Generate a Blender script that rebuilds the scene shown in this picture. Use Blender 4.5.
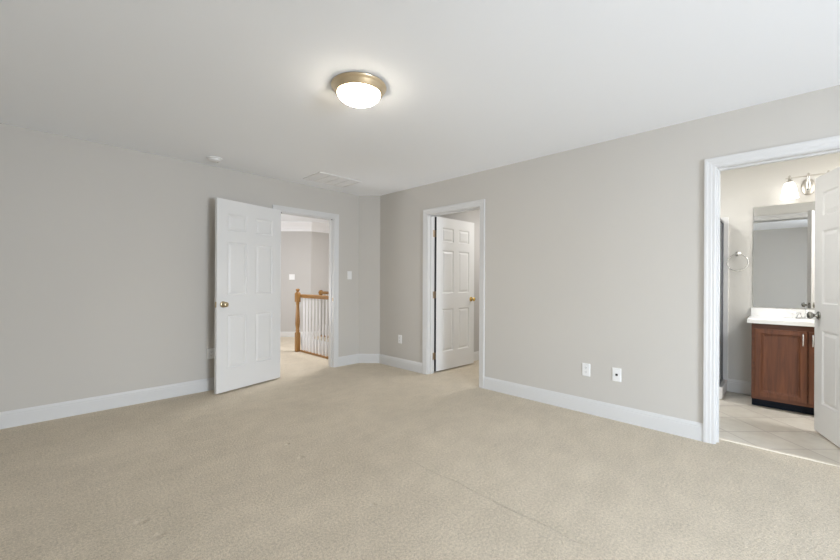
import bpy, bmesh, math, random
from mathutils import Vector, Matrix
random.seed(7)
for o in list(bpy.data.objects): bpy.data.objects.remove(o)
SC = bpy.context.scene
COL = SC.collection
pi = math.pi

# ------------------------------------------------------------------ camera
YAW, HCAM, ROLL = 0.774814, 1.19436, 0.00473
cd = bpy.data.cameras.new('camera'); cam = bpy.data.objects.new('camera', cd); COL.objects.link(cam)
cd.sensor_width = 36; cd.lens = 377.85*36/840; cd.shift_y = 1.33/840; cd.clip_start = .02
Fw = Vector((math.cos(YAW), math.sin(YAW), 0)); Rt = Vector((math.sin(YAW), -math.cos(YAW), 0)); Up = Vector((0, 0, 1))
cx_ = Rt*math.cos(ROLL)+Up*math.sin(ROLL); cy_ = -Rt*math.sin(ROLL)+Up*math.cos(ROLL)
Mc = Matrix((cx_, cy_, -Fw)).transposed().to_4x4(); Mc.translation = Vector((0, 0, HCAM))
cam.matrix_world = Mc
SC.camera = cam

# ------------------------------------------------------------------ world, light, exposure
W = bpy.data.worlds.new('world'); SC.world = W; W.use_nodes = True
wn = W.node_tree; wn.nodes.clear()
sky = wn.nodes.new('ShaderNodeTexSky'); sky.sky_type = 'NISHITA'; sky.sun_disc = False
sky.sun_elevation = math.radians(42); sky.sun_rotation = math.radians(200)
bg = wn.nodes.new('ShaderNodeBackground'); bg.inputs[1].default_value = .25
wo = wn.nodes.new('ShaderNodeOutputWorld')
wn.links.new(sky.outputs[0], bg.inputs[0]); wn.links.new(bg.outputs[0], wo.inputs[0])
vs = SC.view_settings
vs.view_transform = 'Standard'; vs.look = 'None'; vs.exposure = 0.72; vs.gamma = 1.0; vs.use_curve_mapping = False
SC.cycles.max_bounces = 14; SC.cycles.diffuse_bounces = 8; SC.cycles.glossy_bounces = 6
SC.cycles.transparent_max_bounces = 12; SC.cycles.caustics_reflective = False; SC.cycles.caustics_refractive = False
SC.cycles.use_denoising = True
SC.cycles.sample_clamp_indirect = 4

def area(name, loc, rot, sx, sy, power, col=(1, 1, 1)):
    l = bpy.data.lights.new(name, 'AREA'); l.shape = 'RECTANGLE'; l.size = sx; l.size_y = sy
    l.energy = power; l.color = col
    o = bpy.data.objects.new(name, l); COL.objects.link(o); o.location = loc; o.rotation_euler = rot
    o['kind'] = 'helper'
    return o
# daylight entering through the two windows of the wall behind the camera
WINZ = (0.50, 2.10)
WINZF = (0.40, 1.60)
WINB = (-1.95, -.50)                        # window of the wall behind the camera, along Y
WINF = (.55, 2.15)                          # window of the near side wall, along X
area('window_daylight', (-1.70, sum(WINB)/2, sum(WINZ)/2+.06), (0, -pi/2+.32, 0), WINZ[1]-WINZ[0], WINB[1]-WINB[0], 60, (.90, .95, 1.04))
area('window_daylight', (sum(WINF)/2, -3.68, sum(WINZF)/2+.06), (-pi/2+.26, 0, pi), WINF[1]-WINF[0], WINZF[1]-WINZF[0], 186, (.86, .945, 1.09))
area('hall_fill_panel', (1.14, 6.4, 1.1), (0, -2.2, 0), 1.5, 1.4, 34, (.97, .98, 1.02))  # added upward panel that brightens the hall ceiling and crown; no window here
area('hall_fill_top', (3.85, 5.15, 2.43), (0, 0, 0), .5, .5, 30, (.98, .98, 1))  # unseen light added to even out the far hall walls
area('closet_fill', (5.0, 2.45, 2.43), (0, 0, 0), .3, .3, 12, (1, .985, .97))  # added unseen light, lifts the closet wall past the door leaf
area('bath_fill', (4.5, -1.15, 2.43), (0, 0, 0), .4, .4, 21, (1, .98, .96))  # unseen light added for the reverse of the bathroom door and the wall
area('bath_side_fill', (4.02, 1.2, 2.43), (0, 0, 0), .35, .35, 12, (1, .985, .97))  # added light without a known fixture; lifts the bathroom tiles and door front

# ------------------------------------------------------------------ materials
def nodes(m):
    m.use_nodes = True
    nt = m.node_tree; return nt, nt.nodes.get('Principled BSDF')
def mat(name, col, rough=.5, metal=0, spec=.5, bump=None, var=0, vscale=3, emit=None):
    m = bpy.data.materials.new(name); nt, b = nodes(m)
    b.inputs['Base Color'].default_value = (*col, 1); b.inputs['Roughness'].default_value = rough
    b.inputs['Metallic'].default_value = metal; b.inputs['Specular IOR Level'].default_value = spec
    geo = nt.nodes.new('ShaderNodeNewGeometry')
    if var:
        n = nt.nodes.new('ShaderNodeTexNoise'); n.inputs['Scale'].default_value = vscale; n.inputs['Detail'].default_value = 4
        nt.links.new(geo.outputs['Position'], n.inputs['Vector'])
        r = nt.nodes.new('ShaderNodeValToRGB')
        r.color_ramp.elements[0].position = .3; r.color_ramp.elements[1].position = .7
        r.color_ramp.elements[0].color = (*[c*(1-var) for c in col], 1); r.color_ramp.elements[1].color = (*[min(1, c*(1+var)) for c in col], 1)
        nt.links.new(n.outputs['Fac'], r.inputs[0]); nt.links.new(r.outputs[0], b.inputs['Base Color'])
    if bump:
        n2 = nt.nodes.new('ShaderNodeTexNoise'); n2.inputs['Scale'].default_value = bump[0]; n2.inputs['Detail'].default_value = 3
        nt.links.new(geo.outputs['Position'], n2.inputs['Vector'])
        bp = nt.nodes.new('ShaderNodeBump'); bp.inputs['Strength'].default_value = bump[1]; bp.inputs['Distance'].default_value = bump[2]
        nt.links.new(n2.outputs['Fac'], bp.inputs['Height']); nt.links.new(bp.outputs[0], b.inputs['Normal'])
    if emit:
        b.inputs['Emission Color'].default_value = (*emit[0], 1); b.inputs['Emission Strength'].default_value = emit[1]
    return m
M = {}
M['wall'] = mat('wall_paint', (.575, .55, .509), .75, spec=.25, bump=(160, .12, .002), var=.012, vscale=1.2)
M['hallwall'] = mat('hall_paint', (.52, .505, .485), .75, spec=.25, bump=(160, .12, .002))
M['bathwall'] = mat('bath_paint', (.69, .675, .637), .7, spec=.3, bump=(160, .12, .002))
M['ceil'] = mat('ceiling_paint', (.905, .925, .955), .85, spec=.2, bump=(90, .15, .002))
M['trim'] = mat('white_trim_paint', (.675, .672, .663), .35, spec=.45)
M['crown'] = mat('white_crown_paint', (.82, .82, .83), .4)
M['door'] = mat('white_door_paint', (.74, .737, .727), .38, spec=.45, bump=(220, .05, .001))
M['plate'] = mat('white_plastic', (.82, .82, .81), .35)
M['slot'] = mat('dark_slot', (.03, .03, .03), .6)
M['brass'] = mat('antique_brass', (.50, .41, .27), .28, 1)
M['gold'] = mat('polished_brass', (.80, .56, .20), .2, 1)
M['bronze'] = mat('aged_hinge_metal', (.48, .38, .28), .4, 1)
M['nickel'] = mat('brushed_nickel', (.58, .55, .50), .32, 1)
M['chrome'] = mat('chrome', (.85, .86, .87), .08, 1)
M['pewter'] = mat('satin_pewter', (.40, .39, .36), .25, 1)
M['ringmetal'] = mat('satin_nickel_ring', (.74, .73, .71), .25, 1)
M['pan'] = mat('brushed_nickel_pan', (.82, .68, .48), .3, 1, bump=(60, .05, .001))
M['mirror'] = mat('mirror_silver', (.80, .81, .81), .0, 1)
M['marble'] = mat('cultured_marble', (.86, .86, .85), .15, var=.02, vscale=5)
M['fiberglass'] = mat('white_fiberglass', (.80, .80, .80), .22)
M['toe'] = mat('dark_toe_kick', (.008, .012, .02), .6, spec=.15)
M['strip'] = mat('cream_threshold', (.80, .74, .64), .5)
M['alum'] = mat('shower_frame_metal', (.20, .20, .21), .35, .9)
M['globe'] = mat('lit_glass_bowl', (.9, .88, .84), .3, emit=((1, .89, .74), 20.0))
M['shade'] = mat('lit_glass_shade', (.9, .88, .85), .3, emit=((1, .965, .92), 1.6))
M['clear'] = mat('frosted_clear_glass', (.86, .86, .85), .1, spec=.8)
M['sensor'] = mat('grey_contact', (.16, .16, .16), .5)
M['gapshade'] = mat('dark_gap_shade', (.07, .07, .07), .7)  # shade of the closet door gap, put in as a dark colour
M['vent'] = mat('vent_enamel', (.78, .78, .78), .45)

def wood(name, c1, c2, rough, axis=2, scale=6):
    m = bpy.data.materials.new(name); nt, b = nodes(m)
    tc = nt.nodes.new('ShaderNodeNewGeometry'); mp = nt.nodes.new('ShaderNodeMapping')
    s = [scale*4]*3; s[axis] = scale*.35; mp.inputs['Scale'].default_value = s
    n = nt.nodes.new('ShaderNodeTexNoise'); n.inputs['Scale'].default_value = 1.6; n.inputs['Detail'].default_value = 6; n.inputs['Distortion'].default_value = .8
    r = nt.nodes.new('ShaderNodeValToRGB'); r.color_ramp.elements[0].position = .3; r.color_ramp.elements[1].position = .72
    r.color_ramp.elements[0].color = (*c1, 1); r.color_ramp.elements[1].color = (*c2, 1)
    nt.links.new(tc.outputs['Position'], mp.inputs[0]); nt.links.new(mp.outputs[0], n.inputs[0]); nt.links.new(n.outputs['Fac'], r.inputs[0])
    nt.links.new(r.outputs[0], b.inputs['Base Color']); b.inputs['Roughness'].default_value = rough
    return m
M['oak'] = wood('golden_oak', (.23, .112, .028), (.37, .192, .056), .35)
M['oakrail'] = wood('golden_oak_rail', (.23, .112, .028), (.37, .192, .056), .35, axis=1)
M['cherry'] = wood('cherry_stain', (.085, .027, .011), (.165, .056, .021), .5, axis=2, scale=5)
M['cherryrail'] = wood('cherry_stain_rail', (.085, .027, .011), (.165, .056, .021), .5, axis=1, scale=5)

def carpet_mat():
    m = bpy.data.materials.new('beige_carpet'); nt, b = nodes(m); L = nt.links
    geo = nt.nodes.new('ShaderNodeNewGeometry'); P = geo.outputs['Position']
    def noise(sc, det=3, rough=.5):
        n = nt.nodes.new('ShaderNodeTexNoise'); n.inputs['Scale'].default_value = sc; n.inputs['Detail'].default_value = det; n.inputs['Roughness'].default_value = rough
        L.new(P, n.inputs['Vector']); return n
    def math_(op, a, c, clamp=False):
        k = nt.nodes.new('ShaderNodeMath'); k.operation = op; k.use_clamp = clamp
        for i, v in enumerate((a, c)):
            if isinstance(v, (int, float)): k.inputs[i].default_value = v
            else: L.new(v, k.inputs[i])
        return k.outputs[0]
    fine = noise(190, 2, .6); mid = noise(75, 3, .65); wide = noise(1.7, 3); tuft = noise(7, 3)
    f = math_('ADD', math_('MULTIPLY', fine.outputs['Fac'], .52), math_('MULTIPLY', mid.outputs['Fac'], .52))
    f = math_('ADD', f, math_('MULTIPLY', wide.outputs['Fac'], .12))
    mpv = nt.nodes.new('ShaderNodeMapping'); mpv.inputs['Rotation'].default_value = (0, 0, .45); mpv.inputs['Scale'].default_value = (.9, 5.5, 1); L.new(P, mpv.inputs[0])
    strk = nt.nodes.new('ShaderNodeTexNoise'); strk.inputs['Scale'].default_value = 1.3; strk.inputs['Detail'].default_value = 3; strk.inputs['Distortion'].default_value = 1.2; L.new(mpv.outputs[0], strk.inputs['Vector'])
    f = math_('ADD', f, math_('MULTIPLY', math_('SUBTRACT', strk.outputs['Fac'], .5), .08))
    f = math_('ADD', f, math_('MULTIPLY', tuft.outputs['Fac'], .12))
    r = nt.nodes.new('ShaderNodeValToRGB')
    r.color_ramp.elements[0].position = .44; r.color_ramp.elements[1].position = .78
    r.color_ramp.elements[0].color = (.405, .35, .264, 1); r.color_ramp.elements[1].color = (.79, .693, .548, 1)
    L.new(f, r.inputs[0]); L.new(r.outputs[0], b.inputs['Base Color'])
    b.inputs['Roughness'].default_value = 1; b.inputs['Specular IOR Level'].default_value = .05
    b.inputs['Sheen Weight'].default_value = .15; b.inputs['Sheen Roughness'].default_value = .6
    h = math_('ADD', math_('MULTIPLY', fine.outputs['Fac'], .6), math_('MULTIPLY', mid.outputs['Fac'], .7))
    # seam: a shallow groove running along Y
    sp = nt.nodes.new('ShaderNodeSeparateXYZ'); L.new(P, sp.inputs[0])
    wob = noise(4, 2)
    dx = math_('ABSOLUTE', math_('ADD', math_('SUBTRACT', sp.outputs[0], 1.755), math_('MULTIPLY', math_('SUBTRACT', wob.outputs['Fac'], .5), .05)), 0)
    seam = math_('SUBTRACT', 1, math_('MULTIPLY', dx, 110), True)
    span = math_('MULTIPLY', math_('MULTIPLY', math_('SUBTRACT', sp.outputs[1], .45), 3, True), math_('MULTIPLY', math_('SUBTRACT', 2.0, sp.outputs[1]), 3, True))
    span.node.use_clamp = True
    h = math_('SUBTRACT', h, math_('MULTIPLY', math_('MULTIPLY', seam, span), .8))
    # dents left in the pile by furniture feet
    for px, py, rad in ((.378, 2.291, .028), (.417, 2.105, .026), (1.266, 2.357, .022), (1.27, 1.585, .018), (1.30, 2.62, .016)):
        vd = nt.nodes.new('ShaderNodeVectorMath'); vd.operation = 'DISTANCE'; L.new(P, vd.inputs[0]); vd.inputs[1].default_value = (px, py, 0)
        dd = math_('SUBTRACT', 1.25, math_('DIVIDE', vd.outputs['Value'], rad), True)
        h = math_('SUBTRACT', h, math_('MULTIPLY', dd, 1.0))
    bp = nt.nodes.new('ShaderNodeBump'); bp.inputs['Strength'].default_value = .9; bp.inputs['Distance'].default_value = .009
    L.new(h, bp.inputs['Height']); L.new(bp.outputs[0], b.inputs['Normal'])
    return m
M['carpet'] = carpet_mat()

def tile_mat():
    m = bpy.data.materials.new('diagonal_floor_tile'); nt, b = nodes(m); L = nt.links
    geo = nt.nodes.new('ShaderNodeNewGeometry'); sp = nt.nodes.new('ShaderNodeSeparateXYZ'); L.new(geo.outputs['Position'], sp.inputs[0])
    def k(op, a, c=0.0):
        n = nt.nodes.new('ShaderNodeMath'); n.operation = op
        for i, v in enumerate((a, c)):
            if isinstance(v, (int, float)): n.inputs[i].default_value = v
            else: L.new(v, n.inputs[i])
        return n.outputs[0]
    r2 = 2**.5; P = .32
    s = k('DIVIDE', k('SUBTRACT', k('DIVIDE', k('ADD', sp.outputs[0], sp.outputs[1]), r2), 2.698), P)
    t = k('DIVIDE', k('SUBTRACT', k('DIVIDE', k('SUBTRACT', sp.outputs[0], sp.outputs[1]), r2), 2.83), P)
    def line(v):
        fr = k('FRACT', k('ADD', v, 50)); return k('LESS_THAN', k('MINIMUM', fr, k('SUBTRACT', 1, fr)), .011)
    mask = k('MAXIMUM', line(s), line(t))
    cv = nt.nodes.new('ShaderNodeCombineXYZ'); L.new(k('FLOOR', k('ADD', s, 50)), cv.inputs[0]); L.new(k('FLOOR', k('ADD', t, 50)), cv.inputs[1])
    wnz = nt.nodes.new('ShaderNodeTexWhiteNoise'); L.new(cv.outputs[0], wnz.inputs['Vector'])
    n = nt.nodes.new('ShaderNodeTexNoise'); n.inputs['Scale'].default_value = 9; n.inputs['Detail'].default_value = 5; L.new(geo.outputs['Position'], n.inputs['Vector'])
    f = k('ADD', k('MULTIPLY', wnz.outputs['Value'], .3), k('MULTIPLY', n.outputs['Fac'], .9))
    r = nt.nodes.new('ShaderNodeValToRGB'); r.color_ramp.elements[0].position = .3; r.color_ramp.elements[1].position = .9
    r.color_ramp.elements[0].color = (.56, .52, .445, 1); r.color_ramp.elements[1].color = (.72, .685, .61, 1); L.new(f, r.inputs[0])
    mx = nt.nodes.new('ShaderNodeMix'); mx.data_type = 'RGBA'; L.new(mask, mx.inputs[0]); L.new(r.outputs[0], mx.inputs[6]); mx.inputs[7].default_value = (.40, .35, .31, 1)
    L.new(mx.outputs[2], b.inputs['Base Color']); b.inputs['Roughness'].default_value = .32
    bp = nt.nodes.new('ShaderNodeBump'); bp.inputs['Strength'].default_value = .5; bp.inputs['Distance'].default_value = .002
    L.new(k('SUBTRACT', 1, mask), bp.inputs['Height']); L.new(bp.outputs[0], b.inputs['Normal'])
    return m
M['tile'] = tile_mat()

def glass_mat(name, tint, refl):
    m = bpy.data.materials.new(name); m.use_nodes = True; nt = m.node_tree; nt.nodes.clear()
    t = nt.nodes.new('ShaderNodeBsdfTransparent'); t.inputs[0].default_value = (*tint, 1)
    g = nt.nodes.new('ShaderNodeBsdfGlossy'); g.inputs['Roughness'].default_value = .02
    fr = nt.nodes.new('ShaderNodeFresnel'); fr.inputs[0].default_value = 1.45
    mx = nt.nodes.new('ShaderNodeMixShader'); o = nt.nodes.new('ShaderNodeOutputMaterial')
    nt.links.new(fr.outputs[0], mx.inputs[0]); nt.links.new(t.outputs[0], mx.inputs[1]); nt.links.new(g.outputs[0], mx.inputs[2]); nt.links.new(mx.outputs[0], o.inputs[0])
    return m
M['glass'] = glass_mat('shower_glass', (.86, .88, .88), 1)
M['pane'] = glass_mat('window_glass', (.95, .96, .96), 1)

# ------------------------------------------------------------------ mesh helpers
def BM(): return bmesh.new()
def box(bm, x0, x1, y0, y1, z0, z1):
    v = [bm.verts.new((x, y, z)) for z in (z0, z1) for x, y in ((x0, y0), (x1, y0), (x1, y1), (x0, y1))]
    for f in ((3, 2, 1, 0), (4, 5, 6, 7), (0, 1, 5, 4), (1, 2, 6, 5), (2, 3, 7, 6), (3, 0, 4, 7)): bm.faces.new([v[i] for i in f])
    return bm
def prism(bm, pts, z0, z1, fn=lambda a, b, c: (a, b, c)):
    """polygon pts (a,b) extruded over c; fn maps (a,b,c) to xyz"""
    lo = [bm.verts.new(fn(a, b, z0)) for a, b in pts]; hi = [bm.verts.new(fn(a, b, z1)) for a, b in pts]
    n = len(pts); bm.faces.new(lo[::-1]); bm.faces.new(hi)
    for i in range(n): bm.faces.new((lo[i], lo[(i+1) % n], hi[(i+1) % n], hi[i]))
    return bm
def sweep(bm, prof, stations, closed=False):
    """prof: list of k points; stations: functions mapping a profile point to xyz"""
    rings = [[bm.verts.new(s(*p)) for p in prof] for s in stations]
    k = len(prof); n = len(rings)
    for i in range(n if closed else n-1):
        A, B = rings[i], rings[(i+1) % n]
        for j in range(k): bm.faces.new((A[j], A[(j+1) % k], B[(j+1) % k], B[j]))
    if not closed: bm.faces.new(rings[0][::-1]); bm.faces.new(rings[-1])
    return bm
def lathe(bm, prof, n=24, mtx=None, cap=True):
    mtx = mtx or Matrix.Identity(4)
    rings = []
    for r, z in prof:
        if r < 1e-6: rings.append([bm.verts.new(mtx @ Vector((0, 0, z)))])
        else: rings.append([bm.verts.new(mtx @ Vector((r*math.cos(2*pi*i/n), r*math.sin(2*pi*i/n), z))) for i in range(n)])
    for A, B in zip(rings, rings[1:]):
        for i in range(n):
            j = (i+1) % n
            a = [A[0]] if len(A) == 1 else [A[i], A[j]]; b = [B[0]] if len(B) == 1 else [B[j], B[i]]
            if len(a)+len(b) >= 3: bm.faces.new(a+b)
    if cap:
        if len(rings[0]) > 1: bm.faces.new(rings[0][::-1])
        if len(rings[-1]) > 1: bm.faces.new(rings[-1])
    return bm
def tube(bm, pts, r, n=10, closed=False):
    pts = [Vector(p) for p in pts]; N = len(pts); rad = r if isinstance(r, (list, tuple)) else [r]*N
    rings = []; prev = None
    for i, p in enumerate(pts):
        if closed: d = pts[(i+1) % N]-pts[i-1]
        else: d = pts[min(i+1, N-1)]-pts[max(i-1, 0)]
        d.normalize()
        if prev is None:
            up = Vector((0, 0, 1)) if abs(d.z) < .9 else Vector((1, 0, 0)); u = d.cross(up).normalized()
        else: u = (prev-d*prev.dot(d)).normalized()
        prev = u; v = d.cross(u)
        rings.append([bm.verts.new(p+(u*math.cos(2*pi*k/n)+v*math.sin(2*pi*k/n))*rad[i]) for k in range(n)])
    for i in range(N if closed else N-1):
        A, B = rings[i], rings[(i+1) % N]
        for k in range(n): bm.faces.new((A[k], A[(k+1) % n], B[(k+1) % n], B[k]))
    if not closed: bm.faces.new(rings[0][::-1]); bm.faces.new(rings[-1])
    return bm
def tri(bm, mtx):
    bmesh.ops.transform(bm, matrix=mtx, verts=bm.verts); return bm
def obj(name, bm, m, parent=None, bevel=0, smooth=False, seg=2):
    bmesh.ops.recalc_face_normals(bm, faces=bm.faces)
    me = bpy.data.meshes.new(name); bm.to_mesh(me); bm.free()
    o = bpy.data.objects.new(name, me); COL.objects.link(o)
    if m: me.materials.append(M[m] if isinstance(m, str) else m)
    if parent: o.parent = parent
    if smooth:
        for p in me.polygons: p.use_smooth = True
        try: me.set_sharp_from_angle(angle=math.radians(38))
        except Exception: pass
    if bevel:
        b = o.modifiers.new('bevel', 'BEVEL'); b.width = bevel; b.segments = seg; b.limit_method = 'ANGLE'; b.angle_limit = math.radians(40)
    return o
def tag(o, label, cat, group=None, kind=None):
    o['label'] = label; o['category'] = cat
    if group: o['group'] = group
    if kind: o['kind'] = kind
    return o
def thing(name, label, cat, loc=(0, 0, 0), rz=0, group=None, kind=None):
    o = bpy.data.objects.new(name, None); o.empty_display_size = .1; COL.objects.link(o)
    o.location = loc; o.rotation_euler = (0, 0, rz); return tag(o, label, cat, group, kind)
def struct(name, bm, m, label, cat, **k):
    return tag(obj(name, bm, m, **k), label, cat, kind='structure')
def copy_tree(src, loc=None, rz=None, label=None, parent=None):
    c = src.copy(); COL.objects.link(c)
    if parent: c.parent = parent
    if loc is not None: c.location = loc
    if rz is not None: c.rotation_euler = (0, 0, rz)
    if label: c['label'] = label
    for ch in list(src.children): copy_tree(ch, parent=c)
    return c

# ------------------------------------------------------------------ room dimensions
YL, XR, H, T = 4.502, 3.533, 2.44, .12
XB, YF = -1.30, -3.30                       # wall behind the camera, window wall
XV = 5.35                                   # bathroom vanity wall
HEAD = 2.045
HALL = (2.094, 2.892)                       # clear openings
CLO = (2.515, 3.318)
BATH = (-.42, .388)
J = .018

def wall_x(name, x0, x1, y0, y1, openings, m, label, z1=H):
    """wall along Y between x0 and x1 with door notches"""
    pts = [(y0, 0)]
    for a, b in sorted(openings): pts += [(a-J, 0), (a-J, HEAD+J), (b+J, HEAD+J), (b+J, 0)]
    pts += [(y1, 0), (y1, z1), (y0, z1)]
    return struct(name, prism(BM(), pts, x0, x1, lambda a, b, c: (c, a, b)), m, label, 'wall')
def wall_y(name, y0, y1, x0, x1, openings, m, label, z0=0):
    pts = [(x0, z0)]
    for a, b in sorted(openings): pts += [(a-J, 0), (a-J, HEAD+J), (b+J, HEAD+J), (b+J, 0)]
    pts += [(x1, z0), (x1, H), (x0, H)]
    return struct(name, prism(BM(), pts, y0, y1, lambda a, b, c: (a, c, b)), m, label, 'wall')

# ------------------------------------------------------------------ floors and ceiling
bm = BM()
def flat(pts, z0=-.05, z1=0): prism(bm, pts, z0, z1)
flat([(XB-.1, YF-.1), (3.668, YF-.1), (3.668, 4.55), (XB-.1, 4.55)])
flat([(3.668, 1.62), (5.42, 1.62), (5.42, 3.5), (3.668, 3.5)])
HX = 11.41                                  # far diagonal hall wall lies on x + y = HX
flat([(1.0, 4.55), (3.2, 4.55), (3.2, 5.95), (3.97, HX-3.97), (1.0, HX-1.0)])
flat([(4.2, 4.55), (6.1, 4.55), (6.1, 7.32), (4.2, 7.32)])
struct('floor', bm, 'carpet', 'beige cut pile carpet covering the bedroom floor and running on into the hall', 'carpet')
bm = BM()
box(bm, 3.668, 5.42, -2.1, 1.62, -.05, -.004)
struct('floor_bathroom', bm, 'tile', 'pale beige tiles laid diagonally on the bathroom floor', 'tile floor')
bm = BM()
prism(bm, [(3.664, 0), (3.700, 0), (3.696, .008), (3.668, .008)], BATH[0]-.01, BATH[1]+.01, lambda a, b, c: (a, c, b-.004))
struct('trim_1', bm, 'strip', 'cream threshold strip where the carpet meets the bathroom tiles', 'threshold')
bm = BM(); box(bm, XB-.2, 6.2, -3.5, 10.6, H, H+.08)
struct('ceiling', bm, 'ceil', 'flat white painted ceiling over the bedroom', 'ceiling')

# ------------------------------------------------------------------ walls
wall_y('wall_left', YL, YL+T, XB, 6.1, [HALL], 'wall', 'greige bedroom wall holding the open hall doorway')
wall_x('wall_right', XR, XR+T, YF, YL, [CLO, BATH], 'wall', 'greige bedroom wall with the closet and bathroom doorways')
struct('wall_corner', prism(BM(), [(3.32, YL), (XR, 4.276), (XR, YL)], 0, H), 'wall', 'narrow angled greige wall in the far bedroom corner', 'wall')
def wall_with_window(name, axis, w0, w1, u0, u1, win, label, WINZ=WINZ):
    bm = BM()
    for a, b, c, d in ((u0, win[0], 0, H), (win[1], u1, 0, H), (win[0], win[1], 0, WINZ[0]), (win[0], win[1], WINZ[1], H)):
        if axis == 'x': box(bm, w0, w1, a, b, c, d)
        else: box(bm, a, b, w0, w1, c, d)
    return struct(name, bm, 'wall', label, 'wall')
wall_with_window('wall_back', 'x', XB-T, XB, YF-T, YL+T, WINB, 'plain greige bedroom wall behind the camera, with a window near its end')
wall_with_window('wall_front', 'y', YF-T, YF, XB-T, XR+T, WINF, 'greige bedroom wall with one window, opposite the hall doorway', WINZF)
def window(n, axis, win, face, label, WINZ=WINZ):
    w = thing(f'window_{n}', label, 'window', kind='structure'); (a, b), (z0, z1) = win, WINZ
    def at(u, d, z): return (face-T+d, u, z) if axis == 'x' else (u, face-T+d, z)
    def bx(u0, u1, d0, d1, c, d):
        p, q = at(u0, d0, c), at(u1, d1, d); return box(BM(), p[0], q[0], p[1], q[1], c, d)
    prof = [(0, 0), (.045, 0), (.045, .05), (0, .05)]
    obj('window_frame', sweep(BM(), prof, [lambda d, t, u=u, z=z, su=su, sz=sz: at(u+su*d, .02+t, z+sz*d) for u, z, su, sz in ((a, z0, 1, 1), (b, z0, -1, 1), (b, z1, -1, -1), (a, z1, 1, -1))], True), 'trim', w)
    zm = (z0+z1)/2
    obj('meeting_rail', bx(a+.045, b-.045, .025, .065, zm-.02, zm+.02), 'trim', w)
    obj('window_pane', bx(a+.045, b-.045, .04, .044, z0+.045, z1-.045), 'pane', w)
    obj('window_sill', bx(a-.03, b+.03, T-.02, T+.05, z0-.025, z0), 'trim', w)
window(1, 'x', WINB, XB, 'white sash window in the wall behind the camera')
window(2, 'y', WINF, YF, 'white sash window in the wall opposite the hall doorway', WINZF)

# hall shell
wall_x('wall_hall_end', .88, 1.0, YL+T, HX-.9, [], 'hallwall', 'greige end wall of the hall')
struct('wall_hall_diagonal', prism(BM(), [(.9, HX-.9), (4.125, HX-4.125), (4.125+.12, HX-4.125+.06), (.9+.1, HX-.9+.12)], -1.4, H), 'hallwall', 'pale greige hall wall set at an angle behind the newel post', 'wall')
wall_y('wall_hall_far', 7.285, 7.405, 4.126, 6.1, [], 'hallwall', 'pale greige hall wall behind the stair railings', z0=-1.4)
wall_x('wall_hall_side', 6.1, 6.22, YL, 7.4, [], 'hallwall', 'greige side wall of the hall')
# stairwell below the hall floor
bm = BM()
box(bm, 3.08, 3.2, 4.62, 5.95, -1.4, -.051); box(bm, 4.2, 4.3, 4.62, 7.285, -1.4, -.051); box(bm, 3.08, 4.3, 4.55, 4.64, -1.4, -.051)
prism(bm, [(3.2, 5.95), (3.97, HX-3.97), (3.87, HX-3.97+.05), (3.1, 6.0)], -1.4, -.051)
struct('wall_stairwell', bm, 'trim', 'white painted walls of the stairwell below the hall floor', 'wall')
bm = BM(); box(bm, 3.0, 4.4, 4.55, 7.6, -1.5, -1.4)
struct('floor_stairwell', bm, 'carpet', 'beige carpeted landing at the bottom of the stairwell', 'landing')
# closet and bathroom shell
wall_y('wall_closet_side', 3.40, 3.52, XR+T, 5.42, [], 'hallwall', 'pale closet wall behind the open closet door')
wall_x('wall_closet_back', 5.30, 5.42, 1.62, 3.4, [], 'hallwall', 'pale back wall of the closet')
wall_y('wall_closet_end', 1.5, 1.62, XR+T, 5.42, [], 'bathwall', 'wall between the closet and the shower')
wall_x('wall_vanity', XV, XV+T, -2.1, 1.5, [], 'bathwall', 'cream bathroom wall behind the vanity and mirror')
wall_y('wall_bath_end', -2.22, -2.1, XR, XV+T, [], 'bathwall', 'cream end wall of the bathroom')
bm = BM(); box(bm, XR+T, XR+T+.006, -2.1, BATH[0]-.08, 0, H); box(bm, XR+T, XR+T+.006, BATH[1]+.08, 1.5, 0, H); box(bm, XR+T, XR+T+.006, BATH[0]-.08, BATH[1]+.08, HEAD+.08, H)
struct('wall_bath_inner', bm, 'bathwall', 'cream painted bathroom side of the bedroom wall', 'wall')

# ------------------------------------------------------------------ baseboards
BP = [(0, 0), (.014, 0), (.014, .098), (.0115, .104), (.0125, .112), (.0075, .124), (.005, .133), (0, .133)]
def baseboard(name, path, label, m='trim', hscale=1, z0=0):
    """path along the wall foot, room on the left of the direction of travel"""
    P = [Vector((x, y)) for x, y in path]; bm = BM(); st = []
    for i, p in enumerate(P):
        ns = []
        if i > 0: d = (p-P[i-1]).normalized(); ns.append(Vector((-d.y, d.x)))
        if i < len(P)-1: d = (P[i+1]-p).normalized(); ns.append(Vector((-d.y, d.x)))
        n = sum(ns, Vector((0, 0))).normalized(); n = n/n.dot(ns[0])
        st.append(lambda t, z, p=p, n=n: (p.x+n.x*t, p.y+n.y*t, z0+z*hscale))
    sweep(bm, BP, st)
    return struct(name, bm, m, label, 'baseboard')
CW = .068; CO = .005                         # casing width and reveal
baseboard('baseboard_left', [(HALL[0]-CO-CW, YL), (XB, YL)], 'white baseboard along the greige wall behind the hall door')
baseboard('baseboard_corner', [(XR, CLO[1]+CO+CW), (XR, 4.276), (3.32, YL), (HALL[1]+CO+CW, YL)], 'white baseboard turning the angled corner between the hall and closet doorways')
baseboard('baseboard_right', [(XR, BATH[1]+CO+CW), (XR, CLO[0]-CO-CW)], 'white baseboard between the closet and bathroom doorways')
baseboard('baseboard_front', [(XB, YF), (XR, YF), (XR, BATH[0]-CO-CW)], 'white baseboard under the bedroom windows')
baseboard('baseboard_back', [(XB, YL), (XB, YF)], 'white baseboard along the wall behind the camera')
baseboard('baseboard_hall', [(4.2, 7.285), (4.125, HX-4.125), (.9, HX-.9)], 'white baseboard along the angled hall wall', hscale=.83)
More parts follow.
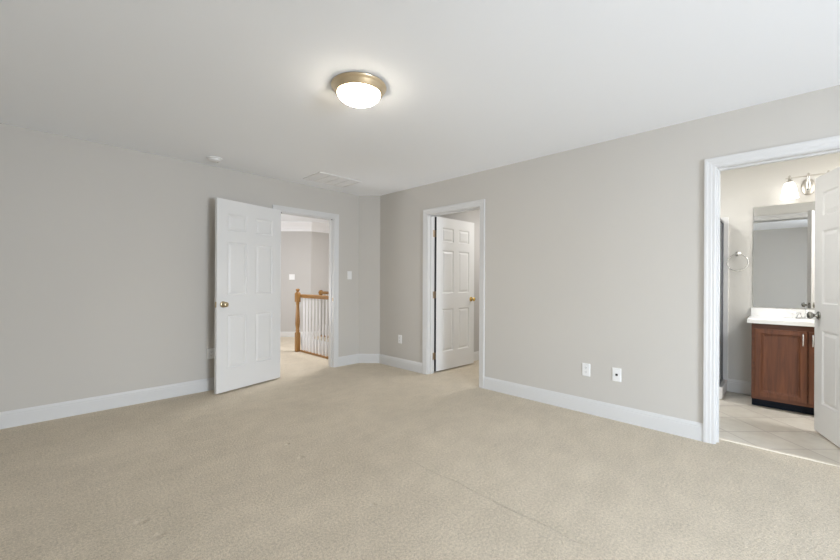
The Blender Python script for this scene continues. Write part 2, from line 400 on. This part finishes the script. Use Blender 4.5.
baseboard('baseboard_hall_far', [(6.1, 7.285), (4.2, 7.285)], 'white baseboard behind the stair railing in the hall', hscale=.83)
baseboard('baseboard_closet', [(5.3, 3.40), (XR+T, 3.40)], 'white baseboard inside the closet')
baseboard('baseboard_bath', [(XV, .268), (XV, .489)], 'white baseboard between the vanity and the shower curb', hscale=1.04)
# skirt of the stairwell under the hall wall
bm = BM()
prism(bm, [(3.955, HX-3.955-.002), (4.125, HX-4.125-.002), (4.2, 7.283), (4.2, 7.268), (4.118, 7.272), (3.945, HX-3.967)], -.75, 0.0)
struct('trim_2', bm, 'trim', 'white stair skirt board below the hall floor line', 'skirt board')

# crown moulding in the hall
CR = [(0, .195), (.012, .195), (.014, .15), (.03, .14), (.05, .10), (.085, .06), (.105, .035), (.11, .0), (0, 0)]
bm = BM(); st = []
P = [Vector((6.1, 7.285)), Vector((4.125, HX-4.125)), Vector((1.0, HX-1.0))]
for i, p in enumerate(P):
    ns = []
    if i > 0: d = (p-P[i-1]).normalized(); ns.append(Vector((-d.y, d.x)))
    if i < 2: d = (P[i+1]-p).normalized(); ns.append(Vector((-d.y, d.x)))
    n = sum(ns, Vector((0, 0))).normalized(); n = n/n.dot(ns[0])
    st.append(lambda t, z, p=p, n=n: (p.x+n.x*t, p.y+n.y*t, H-z))
sweep(bm, CR, st)
struct('trim_3', bm, 'crown', 'white crown moulding along the top of the hall wall', 'crown moulding')

# ------------------------------------------------------------------ door casings and jambs
CP = [(CO, 0), (CO, .009), (CO+.006, .012), (.026, .0125), (.032, .0155), (.048, .0165), (.058, .0195), (CO+CW, .0195), (CO+CW, 0)]
def casing(axis, lo, hi, face, sgn):
    """axis 'x': wall along Y at x=face; axis 'y': wall along X at y=face; sgn = direction the casing stands out"""
    def at(u, z, t): return (face+sgn*t, u, z) if axis == 'x' else (u, face+sgn*t, z)
    st = [lambda d, t: at(lo-d, 0, t), lambda d, t: at(lo-d, HEAD+d, t), lambda d, t: at(hi+d, HEAD+d, t), lambda d, t: at(hi+d, 0, t)]
    return sweep(BM(), CP, st)
def jamb(axis, lo, hi, f0, f1, stop):
    bm = BM()
    def b(u0, u1, w0, w1, z0, z1):
        if axis == 'x': box(bm, w0, w1, u0, u1, z0, z1)
        else: box(bm, u0, u1, w0, w1, z0, z1)
    b(lo-J, lo, f0, f1, 0, HEAD+J); b(hi, hi+J, f0, f1, 0, HEAD+J); b(lo, hi, f0, f1, HEAD, HEAD+J)
    s0, s1 = stop
    b(lo, lo+.011, s0, s1, 0, HEAD); b(hi-.011, hi, s0, s1, 0, HEAD); b(lo+.011, hi-.011, s0, s1, HEAD-.011, HEAD)
    return bm
def doorway(n, axis, lo, hi, face, stop, label, far_m='trim'):
    t = thing(f'trim_{n}', label, 'door frame', kind='structure')
    obj('door_jamb', jamb(axis, lo, hi, face-.001, face+T+.001, stop), 'trim', t)
    obj('door_casing', casing(axis, lo, hi, face, -1), 'trim', t)
    obj('door_casing', casing(axis, lo, hi, face+T+(.006 if n == 6 else 0), 1), 'trim', t)
    return t
t1 = doorway(4, 'y', *HALL, YL, (YL+.038, YL+.073), 'white moulded door frame around the hall doorway')
bm = BM(); box(bm, HALL[1]-.0015, HALL[1]+.001, YL+.006, YL+.032, .918, .962); obj('strike_plate', bm, 'bronze', t1)
o = obj('door_contact', lathe(BM(), [(.009, 0), (.009, .012), (.0, .014)], 12, Matrix.Translation((2.147, YL+.02, HEAD)) @ Matrix.Rotation(pi, 4, 'X')), 'sensor', t1)
obj('door_contact', lathe(BM(), [(.009, 0), (.009, .010), (.0, .012)], 12, Matrix.Translation((2.872, YL+.02, HEAD)) @ Matrix.Rotation(pi, 4, 'X')), 'sensor', t1)
t2 = doorway(5, 'x', *CLO, XR, (XR+.047, XR+.082), 'white moulded door frame around the closet doorway')
t3 = doorway(6, 'x', *BATH, XR, (XR+.047, XR+.082), 'white moulded door frame around the bathroom doorway')

# ------------------------------------------------------------------ six-panel doors
def door_slab(Wd, Ht, y0, y1):
    """slab in local x 0..Wd, thickness y0..y1, z 0..Ht with moulded panels on both faces"""
    st_, mu = .112*Wd/.8, .10*Wd/.8; pw = (Wd-2*st_-mu)/2
    xs = [0, st_, st_+pw, st_+pw+mu, Wd-st_, Wd]
    zs = [0, .235, .815, 1.015, 1.595, 1.70, 1.895, Ht]
    bm = BM()
    for face, sg in ((y1, -1), (y0, 1)):
        V = [[bm.verts.new((x, face, z)) for x in xs] for z in zs]
        for j in range(len(zs)-1):
            for i in range(len(xs)-1):
                q = [V[j][i], V[j][i+1], V[j+1][i+1], V[j+1][i]]
                if i in (1, 3) and j in (1, 3, 5):
                    x0, x1, z0, z1 = xs[i], xs[i+1], zs[j], zs[j+1]
                    prev = q
                    for ins, dep in ((.006, .001), (.016, .0095), (.024, .0095), (.044, .003)):
                        cur = [bm.verts.new((x, face+sg*dep, z)) for x, z in ((x0+ins, z0+ins), (x1-ins, z0+ins), (x1-ins, z1-ins), (x0+ins, z1-ins))]
                        for k in range(4): bm.faces.new((prev[k], prev[(k+1) % 4], cur[(k+1) % 4], cur[k]))
                        prev = cur
                    bm.faces.new(prev)
                else: bm.faces.new(q)
        if face == y1: Va = V
        else: Vb = V
    def edge(A, B):
        for k in range(len(A)-1): bm.faces.new((A[k], A[k+1], B[k+1], B[k]))
    edge(Va[0], Vb[0]); edge(Va[-1], Vb[-1]); edge([r[0] for r in Va], [r[0] for r in Vb]); edge([r[-1] for r in Va], [r[-1] for r in Vb])
    return bm
KN = [(.033, 0), (.033, .004), (.029, .008), (.016, .011), (.012, .018), (.0115, .028), (.016, .034), (.025, .041), (.0285, .050), (.027, .059), (.019, .066), (.008, .069), (0, .0695)]
RO, KB = KN[:6], KN[5:]
def make_door(n, label, hinge, ang, Wd, y0, y1, zb, metal, hingemetal, pin_side, Ht=2.025, hinge_leaf=1):
    d = thing(f'door_{n}', label, 'door', (hinge[0], hinge[1], zb), ang, kind='structure')
    obj('door_slab', door_slab(Wd, Ht, y0, y1), 'door', d)
    for yy, sg in ((y1, 1), (y0, -1)):
        mt = Matrix.Translation((Wd-.068, yy, .925)) @ Matrix.Rotation(-sg*pi/2, 4, 'X')
        k = obj('knob', lathe(BM(), KB, 24, mt, cap=True), metal, d, smooth=True)
        obj('rose', lathe(BM(), RO, 28, mt, cap=True), metal, k, smooth=True)
    ym = (y0+y1)/2
    obj('latch_plate', box(BM(), Wd-.0005, Wd+.0012, ym-.012, ym+.012, .895, .955), metal, d)
    yp = y1 if pin_side > 0 else y0
    for z in (.20, 1.0, 1.80):
        h = obj('hinge', box(BM(), -.0018, -.0002, min(yp, yp-pin_side*.032), max(yp, yp-pin_side*.032), z-.045, z+.045), hingemetal, d)
        obj('hinge_knuckle', lathe(BM(), [(0, -.052), (.004, -.05), (.0068, -.046), (.0068, .046), (.004, .05), (0, .052)], 12, Matrix.Translation((-.006, yp+pin_side*.005, z))), hingemetal, h, smooth=True)
    return d
make_door(1, 'white six-panel door swung wide against the wall beside the hall doorway', (2.1035, 4.4365), math.atan2(-.183, -.778)+math.radians(1.0), .805, -.035, 0, .017, 'brass', 'bronze', -1, Ht=2.036)
d2 = make_door(2, 'white six-panel door with polished brass knob standing open into the closet', (3.676, 3.298), math.radians(-2.4), .778, 0, .035, .018, 'gold', 'bronze', 1)
make_door(3, 'white six-panel door with pewter knob swung into the bathroom', (3.655, -.388), math.radians(18.0), .792, -.035, 0, .014, 'pewter', 'pewter', -1)
obj('edge_gap_shade', box(BM(), -.0016, -.0002, .003, .033, 0, 2.02), 'gapshade', d2)  # dark strip painting in the shaded gap between jamb and hinge edge
# hinge leaves let into the closet jamb
for z in (.218, 1.018, 1.818):
    obj('hinge_leaf', box(BM(), XR+T-.034, XR+T+.004, CLO[1]-.002, CLO[1]+.001, z-.045, z+.045), 'bronze', t2)
    obj('hinge_leaf', box(BM(), XR+T-.034, XR+T+.004, BATH[0]-.001, BATH[0]+.002, z-.045, z+.045), 'pewter', t3)

# ------------------------------------------------------------------ ceiling fixtures
L = thing('ceiling_light', 'flush ceiling light with glowing white glass bowl in a brushed nickel pan', 'ceiling light', (1.452, 1.976, H))
obj('pan', lathe(BM(), [(.12, 0), (.173, 0), (.1755, -.006), (.173, -.012), (.167, -.016), (.160, -.026), (.149, -.046), (.143, -.051), (.137, -.051), (.133, -.042), (.12, -.036)], 64, cap=False), 'pan', L, smooth=True)
gl = [(.136*math.cos(a), -.048-.063*math.sin(a)) for a in [i*pi/2/12 for i in range(13)]]; gl[-1] = (0, gl[-1][1])
obj('glass_bowl', lathe(BM(), gl, 48, cap=False), 'globe', L, smooth=True)
S = thing('smoke_detector', 'small round white smoke detector on the ceiling above the hall door', 'smoke detector', (1.285, 4.20, H))
obj('mounting_plate', lathe(BM(), [(.070, 0), (.070, -.008), (.062, -.010), (0, -.010)], 36, cap=False), 'plate', S, smooth=True)
hd = obj('housing', lathe(BM(), [(.054, -.010), (.057, -.015), (.055, -.024), (.044, -.032), (.02, -.035), (0, -.035)], 36, cap=False), 'plate', S, smooth=True)
obj('indicator', lathe(BM(), [(.004, -.030), (.004, -.0355), (0, -.036)], 12, Matrix.Translation((.03, 0, 0)), cap=False), 'slot', hd)
V = thing('air_vent', 'white rectangular return air grille flush in the ceiling near the angled corner', 'air vent', (2.57, 4.03, H))
bm = BM(); hx, hy = .295, .195
prof = [(0, 0), (.004, .009), (.022, .009), (.026, .004), (.026, 0)]
sweep(bm, prof, [lambda d, t, sx=sx, sy=sy: (sx*(hx-d), sy*(hy-d), -t) for sx, sy in ((-1, -1), (1, -1), (1, 1), (-1, 1))], True)
obj('frame', bm, 'vent', V)
for i in range(22):
    y = -hy+.034+i*(2*hy-.068)/21
    o = obj('louver', prism(BM(), [(y-.008, -.001), (y+.006, -.0065), (y+.008, -.006), (y-.006, -.0005)], -hx+.026, hx-.026, lambda a, b, c: (c, a, b)), 'vent', V)
for x in (-.135, 0, .135):
    obj('divider', box(BM(), x-.004, x+.004, -hy+.026, hy-.026, -.009, -.001), 'vent', V)

# ------------------------------------------------------------------ wall plates (local: x across, -y out of the wall, z up)
def plate_mesh(w, h):
    bm = BM(); 
    a = [(w/2, 0), (w/2, -.003), (w/2-.004, -.006)]
    rings = [[bm.verts.new((sx*(r), y, sz*(h/2-(w/2-r)))) for sx, sz in ((-1, -1), (1, -1), (1, 1), (-1, 1))] for r, y in a]
    for A, B in zip(rings, rings[1:]):
        for k in range(4): bm.faces.new((A[k], A[(k+1) % 4], B[(k+1) % 4], B[k]))
    bm.faces.new(rings[-1]); bm.faces.new(rings[0][::-1]); return bm
def screw(z, x=0): return lathe(BM(), [(.0032, -.002), (.003, .0016), (0, .002)], 10, Matrix.Translation((x, -.0058, z)) @ Matrix.Rotation(pi/2, 4, 'X'), cap=False)
def outlet(label, loc, rz):
    t = thing('wall_outlet', label, 'outlet', loc, rz, group='duplex outlets low on the bedroom walls')
    obj('cover_plate', plate_mesh(.072, .116), 'plate', t)
    for z in (.0195, -.0195):
        pts = [(.0165*math.cos(a), max(-.0125, min(.0125, .0165*math.sin(a)))) for a in [i*2*pi/24 for i in range(24)]]
        r = obj('receptacle', prism(BM(), pts, -.0075, -.004, lambda a, b, c: (a, c, z+b)), 'plate', t)
        bm = BM(); box(bm, -.0075, -.0055, -.0079, -.0070, z-.002, z+.007); box(bm, .0055, .0075, -.0079, -.0070, z-.001, z+.006)
        box(bm, -.0022, .0022, -.0079, -.0070, z-.0095, z-.0055)
        obj('slots', bm, 'slot', r)
    obj('screw', screw(0), 'plate', t)
    return t
o1 = outlet('white duplex outlet beside the cable plate on the long wall', (XR, 1.3275, .394), pi/2*-1)
copy_tree(o1, (XR, 3.837, .395), -pi/2, 'white duplex outlet between the angled corner and the closet doorway')
copy_tree(o1, (1.352, YL, .398), 0, 'white duplex outlet half hidden behind the free edge of the hall door')
J_ = thing('cable_plate', 'white wall plate with one dark jack hole, low on the long wall', 'jack plate', (XR, 1.0685, .394), -pi/2)
obj('cover_plate', plate_mesh(.072, .116), 'plate', J_)
obj('jack', box(BM(), -.009, .009, -.0075, -.005, -.009, .009), 'slot', J_, bevel=.001)
for z in (.042, -.042): obj('screw', screw(z), 'plate', J_)
def switch(label, loc, rz, gangs):
    t = thing('light_switch', label, 'light switch', loc, rz)
    w = .072+.046*(gangs-1); obj('cover_plate', plate_mesh(w, .116), 'plate', t)
    for g in range(gangs):
        x = (g-(gangs-1)/2)*.046
        o = obj('toggle', box(BM(), x-.005, x+.005, -.0075, -.005, -.0125, .0125), 'plate', t)
        obj('lever', prism(BM(), [(-.006, .004), (-.006, -.004), (-.018, .004), (-.017, .009)], x-.0035, x+.0035, lambda a, b, c: (c, a, b)), 'plate', o)
        for z in (.03, -.03): obj('screw', screw(z, x), 'plate', t)
    return t
switch('white single light switch beside the hall doorway', (3.156, YL, 1.276), 0, 1)
switch('white two-gang light switch on the far hall wall above the newel post', (3.838, HX-3.838, 1.274), -pi/4, 2)

# ------------------------------------------------------------------ stair railings in the hall
def baluster_mesh():
    bm = BM(); s = .016
    box(bm, -s, s, -s, s, .03, .25)
    lathe(bm, [(.0155, .25), (.0125, .258), (.0155, .268), (.0155, .274), (.011, .29), (.0145, .33), (.015, .40), (.0125, .60), (.0095, .91)], 12)
    return bm
NP = (3.108, 5.925)
R = thing('stair_railing', 'golden oak stair railing with turned newel post and white balusters, nearest the doorway', 'railing', (3.17, NP[1], 0))
def loc(x, y): return x-3.17, y-NP[1]
nx, ny = loc(*NP)
bm = BM(); hw = .034
box(bm, nx-hw, nx+hw, ny-hw, ny+hw, 0, .325)
lathe(bm, [(.034, .325), (.029, .340), (.027, .348), (.035, .356), (.035, .366), (.027, .378), (.033, .42), (.039, .47), (.037, .55), (.031, .70), (.026, .78), (.025, .795), (.031, .805), (.031, .815), (.025, .822), (.034, .836)], 28, Matrix.Translation((nx, ny, 0)))
box(bm, nx-.036, nx+.036, ny-.036, ny+.036, .836, .988)
post = obj('newel_post', bm, 'oak', R, bevel=.004, smooth=True)
obj('newel_cap', lathe(BM(), [(.036, .988), (.038, .994), (.033, 1.002), (.020, 1.008), (.018, 1.016), (.026, 1.026), (.034, 1.038), (.033, 1.050), (.02, 1.060), (0, 1.063)], 28, Matrix.Translation((nx, ny, 0)), cap=False), 'oak', post, smooth=True)
RP = [(-.022, .908), (.022, .908), (.024, .925), (.030, .935), (.030, .950), (.022, .963), (.010, .968), (-.010, .968), (-.022, .963), (-.030, .950), (-.030, .935), (-.024, .925)]
obj('handrail', sweep(BM(), RP, [lambda a, z: (a, ny-hw+.002, z), lambda a, z: (a, 4.63-NP[1], z)]), 'oakrail', R)
obj('base_rail', box(BM(), -.032, .032, 4.63-NP[1], ny-hw, .0, .03), 'oakrail', R, bevel=.004)
b0 = None
for i in range(12):
    y = 5.826-.1005*i-NP[1]
    if b0 is None: b0 = obj('baluster', baluster_mesh(), 'crown', R, smooth=True); b = b0
    else: b = b0.copy(); COL.objects.link(b); b.parent = R
    b.location = (0, y, 0)
R2 = thing('stair_railing', 'golden oak railing ending in a round rosette on the far hall wall', 'railing', (4.36, 7.285, 0))
obj('rosette', lathe(BM(), [(.058, 0), (.058, .008), (.050, .014), (.046, .020), (.030, .022)], 28, Matrix.Translation((0, 0, .938)) @ Matrix.Rotation(pi/2, 4, 'X')), 'oak', R2, smooth=True)
obj('handrail', sweep(BM(), RP, [lambda a, z: (a, -.02, z), lambda a, z: (a, 4.65-7.285, z)]), 'oakrail', R2)
obj('base_rail', box(BM(), -.05, .032, 4.65-7.285, -.002, .0, .03), 'oakrail', R2, bevel=.004)
for i in range(20):
    b = b0.copy(); COL.objects.link(b); b.parent = R2; b.location = (0, -.10-.125*i, 0)

# ------------------------------------------------------------------ bathroom vanity
VX, VY0, VY1 = 4.88, -.50, .265
V = thing('vanity_cabinet', 'dark cherry bathroom vanity cabinet with raised panel doors', 'cabinet', (5.11, (VY0+VY1)/2, 0))
cy0 = (VY0+VY1)/2
def vb(bm, x0, x1, y0, y1, z0, z1): return box(bm, x0-5.11, x1-5.11, y0-cy0, y1-cy0, z0, z1)
bm = BM(); vb(bm, VX+.02, XV-.004, VY1-.018, VY1, .078, .804); vb(bm, VX+.02, XV-.004, VY0, VY0+.018, .078, .804); vb(bm, VX+.02, XV-.004, VY0+.018, VY1-.018, .078, .096)
obj('carcass', bm, 'cherry', V)
bm = BM(); vb(bm, VX, VX+.02, VY1-.045, VY1, .078, .804); vb(bm, VX, VX+.02, VY0, VY0+.045, .078, .804)
vb(bm, VX, VX+.02, cy0-.02, cy0+.02, .135, .735); vb(bm, VX, VX+.02, VY0+.045, VY1-.045, .735, .804); vb(bm, VX, VX+.02, VY0+.045, VY1-.045, .078, .135)
obj('face_frame', bm, 'cherryrail', V)
obj('toe_kick', vb(BM(), VX+.062, VX+.075, VY0, VY1, 0, .078), 'toe', V)
def cab_door(y0, y1, hy):
    z0, z1 = .110, .757; bm = BM(); xf = VX-.019
    prof = [(0, 0), (0, .017), (.004, .019), (.044, .019), (.050, .012), (.054, .010), (.054, 0)]
    c = ((y0, z0), (y1, z0), (y1, z1), (y0, z1)); s = ((1, 1), (-1, 1), (-1, -1), (1, -1))
    sweep(bm, prof, [lambda d, t, c=c_, s=s_: (VX-t-5.11, c[0]+s[0]*d-cy0, c[1]+s[1]*d) for c_, s_ in zip(c, s)], True)
    d = obj('door', bm, 'cherry', V)
    bm = BM(); rr = []
    for ins, t in ((.052, .009), (.053, .0125), (.058, .0125), (.062, .0085)):
        rr.append([bm.verts.new((VX-t-5.11, y-cy0, z)) for y, z in ((y0+ins, z0+ins), (y1-ins, z0+ins), (y1-ins, z1-ins), (y0+ins, z1-ins))])
    for A, B in zip(rr, rr[1:]):
        for k in range(4): bm.faces.new((A[k], A[(k+1) % 4], B[(k+1) % 4], B[k]))
    bm.faces.new(rr[-1]); obj('panel', bm, 'cherry', d)
    bm = BM()
    tube(bm, [(VX-.019-5.11, hy-cy0, .628), (VX-.038-5.11, hy-cy0, .632), (VX-.044-5.11, hy-cy0, .648), (VX-.046-5.11, hy-cy0, .68), (VX-.044-5.11, hy-cy0, .712), (VX-.038-5.11, hy-cy0, .728), (VX-.019-5.11, hy-cy0, .732)], [.0065, .006, .006, .0065, .006, .006, .0065], 10)
    obj('handle', bm, 'chrome', d, smooth=True)
cab_door(-.1135, .240, -.0865); cab_door(-.475, -.1215, -.1485)

C = thing('vanity_countertop', 'white cultured marble vanity top with backsplash and sink bowl', 'countertop', (5.11, cy0, .806))
bm = BM(); ny_, nx__ = 56, 34
X0, X1, Y0, Y1 = 4.853-5.11, XV-.004-5.11, -.533-cy0, .298-cy0
grid = []
for i in range(nx__+1):
    row = []
    for j in range(ny_+1):
        x = X0+(X1-X0)*i/nx__; y = Y0+(Y1-Y0)*j/ny_
        r = math.hypot((x+.06)/.13, y/.205); z = .042
        if r < 1: z -= .125*(1-r**2.6)**.8
        row.append(bm.verts.new((x, y, z)))
    grid.append(row)
for i in range(nx__):
    for j in range(ny_): bm.faces.new((grid[i][j], grid[i+1][j], grid[i+1][j+1], grid[i][j+1]))
rim = [grid[i][0] for i in range(nx__+1)]+[grid[nx__][j] for j in range(1, ny_+1)]+[grid[i][ny_] for i in range(nx__-1, -1, -1)]+[grid[0][j] for j in range(ny_-1, 0, -1)]
low = [bm.verts.new((v.co.x, v.co.y, 0)) for v in rim]
for k in range(len(rim)): bm.faces.new((rim[k], rim[(k+1) % len(rim)], low[(k+1) % len(rim)], low[k]))
obj('top_slab', bm, 'marble', C, smooth=True, bevel=.006)
obj('backsplash', box(BM(), XV-.026-5.11, XV-.004-5.11, -.533-cy0, .296-cy0, .042, .127), 'marble', C, bevel=.003)
obj('drain', lathe(BM(), [(.02, 0), (.02, .003), (.012, .004), (0, .002)], 20, Matrix.Translation((-.06, 0, -.0825)), cap=False), 'chrome', C, smooth=True)

Fa = thing('faucet', 'chrome two-handle faucet on the vanity top', 'faucet', (5.235, cy0, .8492))
pts = [(.026*math.cos(a)*1.0, (.055 if math.sin(a) > 0 else -.055)+.026*math.sin(a)) for a in [2*pi*i/32 for i in range(32)]]
obj('base_plate', prism(BM(), pts, 0, .014), 'chrome', Fa, bevel=.004)
obj('spout', tube(BM(), [(0, 0, .01), (-.004, 0, .05), (-.02, 0, .075), (-.055, 0, .088), (-.09, 0, .082), (-.108, 0, .066)], [.017, .015, .0135, .012, .011, .0105], 14), 'chrome', Fa, smooth=True)
for s in (1, -1):
    h = obj('handle', lathe(BM(), [(.021, .012), (.020, .02), (.014, .032), (.013, .04), (.017, .046), (.014, .054), (0, .057)], 20, Matrix.Translation((0, s*.052, 0))), 'chrome', Fa, smooth=True)
    obj('lever', tube(BM(), [(0, s*.052, .05), (-.01, s*.072, .054), (-.018, s*.098, .060), (-.02, s*.115, .064)], [.007, .006, .0065, .007], 10), 'chrome', h, smooth=True)

mi = thing('wall_mirror', 'frameless rectangular mirror above the bathroom vanity', 'mirror', (XV, cy0, .944))
obj('glass_sheet', box(BM(), -.009, -.003, -.533-cy0, .279-cy0, 0, 1.051), 'mirror', mi)
for y in (-.3, .1): obj('clip', box(BM(), -.012, -.001, y-cy0-.012, y-cy0+.012, -.006, .006), 'chrome', mi)

# vanity light
VL = thing('vanity_light', 'nickel vanity light with glowing bell shaped glass shades above the mirror', 'wall light', (XV, -.125, 2.145))
el = lambda bm: tri(bm, Matrix.Scale(.62, 4, Vector((0, 1, 0))))
obj('backplate', el(lathe(BM(), [(.082, 0), (.082, .006), (.074, .012), (.066, .014), (.045, .02), (0, .022)], 40, Matrix.Rotation(-pi/2, 4, 'Y'), cap=False)), 'nickel', VL, smooth=True)
obj('arm', tube(BM(), [(-.015, 0, -.03), (-.05, 0, -.045), (-.085, 0, -.03), (-.108, 0, .01), (-.118, 0, .055), (-.12, 0, .085)], [.013, .012, .015, .018, .011, .008], 14), 'ringmetal', VL, smooth=True)
bm = tube(BM(), [(-.12, .16, .087), (-.12, -.16, .087)], .006, 12); obj('bar', bm, 'nickel', VL, smooth=True)
for y in (.131, 0, -.131):
    obj('finial', lathe(BM(), [(.007, .08), (.011, .092), (.008, .099), (.009, .106), (.005, .114), (0, .116)], 16, Matrix.Translation((-.12, y, 0)), cap=False), 'nickel', VL, smooth=True)
for y in (.131, -.131):
    sh = obj('shade', lathe(BM(), [(.028, .046), (.038, .032), (.047, .005), (.054, -.03), (.060, -.075), (.064, -.098), (.066, -.112), (.063, -.113), (.057, -.075), (.045, 0), (.03, .04)], 32, Matrix.Translation((-.12, y, 0)), cap=False), 'shade', VL, smooth=True)
    obj('shade_holder', lathe(BM(), [(.008, .085), (.012, .07), (.024, .058), (.030, .046), (.030, .042), (.02, .040)], 24, Matrix.Translation((-.12, y, 0)), cap=False), 'nickel', sh, smooth=True)

# towel ring
TR = thing('towel_ring', 'round satin nickel towel ring on the wall beside the mirror', 'towel ring', (XV, .404, 1.508))
obj('post', lathe(BM(), [(.027, 0), (.027, .005), (.020, .010), (.012, .018), (.011, .034), (.016, .042), (.016, .052), (.010, .058), (0, .060)], 24, Matrix.Rotation(-pi/2, 4, 'Y')), 'ringmetal', TR, smooth=True)
obj('ring', tube(BM(), [(-.047, .088*math.sin(a), -.094+.088*math.cos(a)) for a in [2*pi*i/48 for i in range(48)]], .0046, 10, True), 'ringmetal', TR, smooth=True)

# ------------------------------------------------------------------ corner shower
Y0s = .489
S = thing('shower_enclosure', 'framed glass shower enclosure on a white curb beside the bathroom wall', 'shower', (5.0, .9, 0))
def sp(pts): return [(x-5.0, y-.9) for x, y in pts]
out = [(XV-.001, Y0s), (4.93, Y0s), (4.15, Y0s+.78), (4.15, 1.499)]
inn = [(4.25, 1.499), (4.25, Y0s+.822), (4.971, Y0s+.1), (XV-.001, Y0s+.1)]
obj('curb', prism(BM(), sp(out+inn), 0, .122), 'fiberglass', S, bevel=.008)
obj('shower_pan', prism(BM(), sp([inn[3], inn[2], inn[1], inn[0], (XV-.001, 1.499)]), 0, .05), 'fiberglass', S)
bm = BM(); box(bm, XV-.016-5, XV-.001-5, .484-.9, 1.499-.9, .122, 1.917); box(bm, 4.15-5, XV-.016-5, 1.484-.9, 1.499-.9, .122, 1.917)
obj('surround', bm, 'fiberglass', S, bevel=.003)
gp = [(XV-.02, .535), (4.945, .535), (4.21, 1.27), (4.21, 1.482)]
for (x0, y0), (x1, y1) in zip(gp, gp[1:]):
    d = Vector((x1-x0, y1-y0)); ln = d.length; d.normalize(); n = Vector((-d.y, d.x))
    def q(u, v): return (x0+d.x*u+n.x*v-5.0, y0+d.y*u+n.y*v-.9)
    g = obj('glass_panel', prism(BM(), [q(.015, -.003), q(ln-.015, -.003), q(ln-.015, .003), q(.015, .003)], .14, 1.86), 'glass', S)
    bm = BM()
    for u0, u1, z0, z1 in ((0, ln, .122, .142), (0, ln, 1.848, 1.874), (0, .018, .142, 1.848), (ln-.018, ln, .142, 1.848)):
        prism(bm, [q(u0, -.011), q(u1, -.011), q(u1, .011), q(u0, .011)], z0, z1)
    obj('panel_frame', bm, 'alum', g)
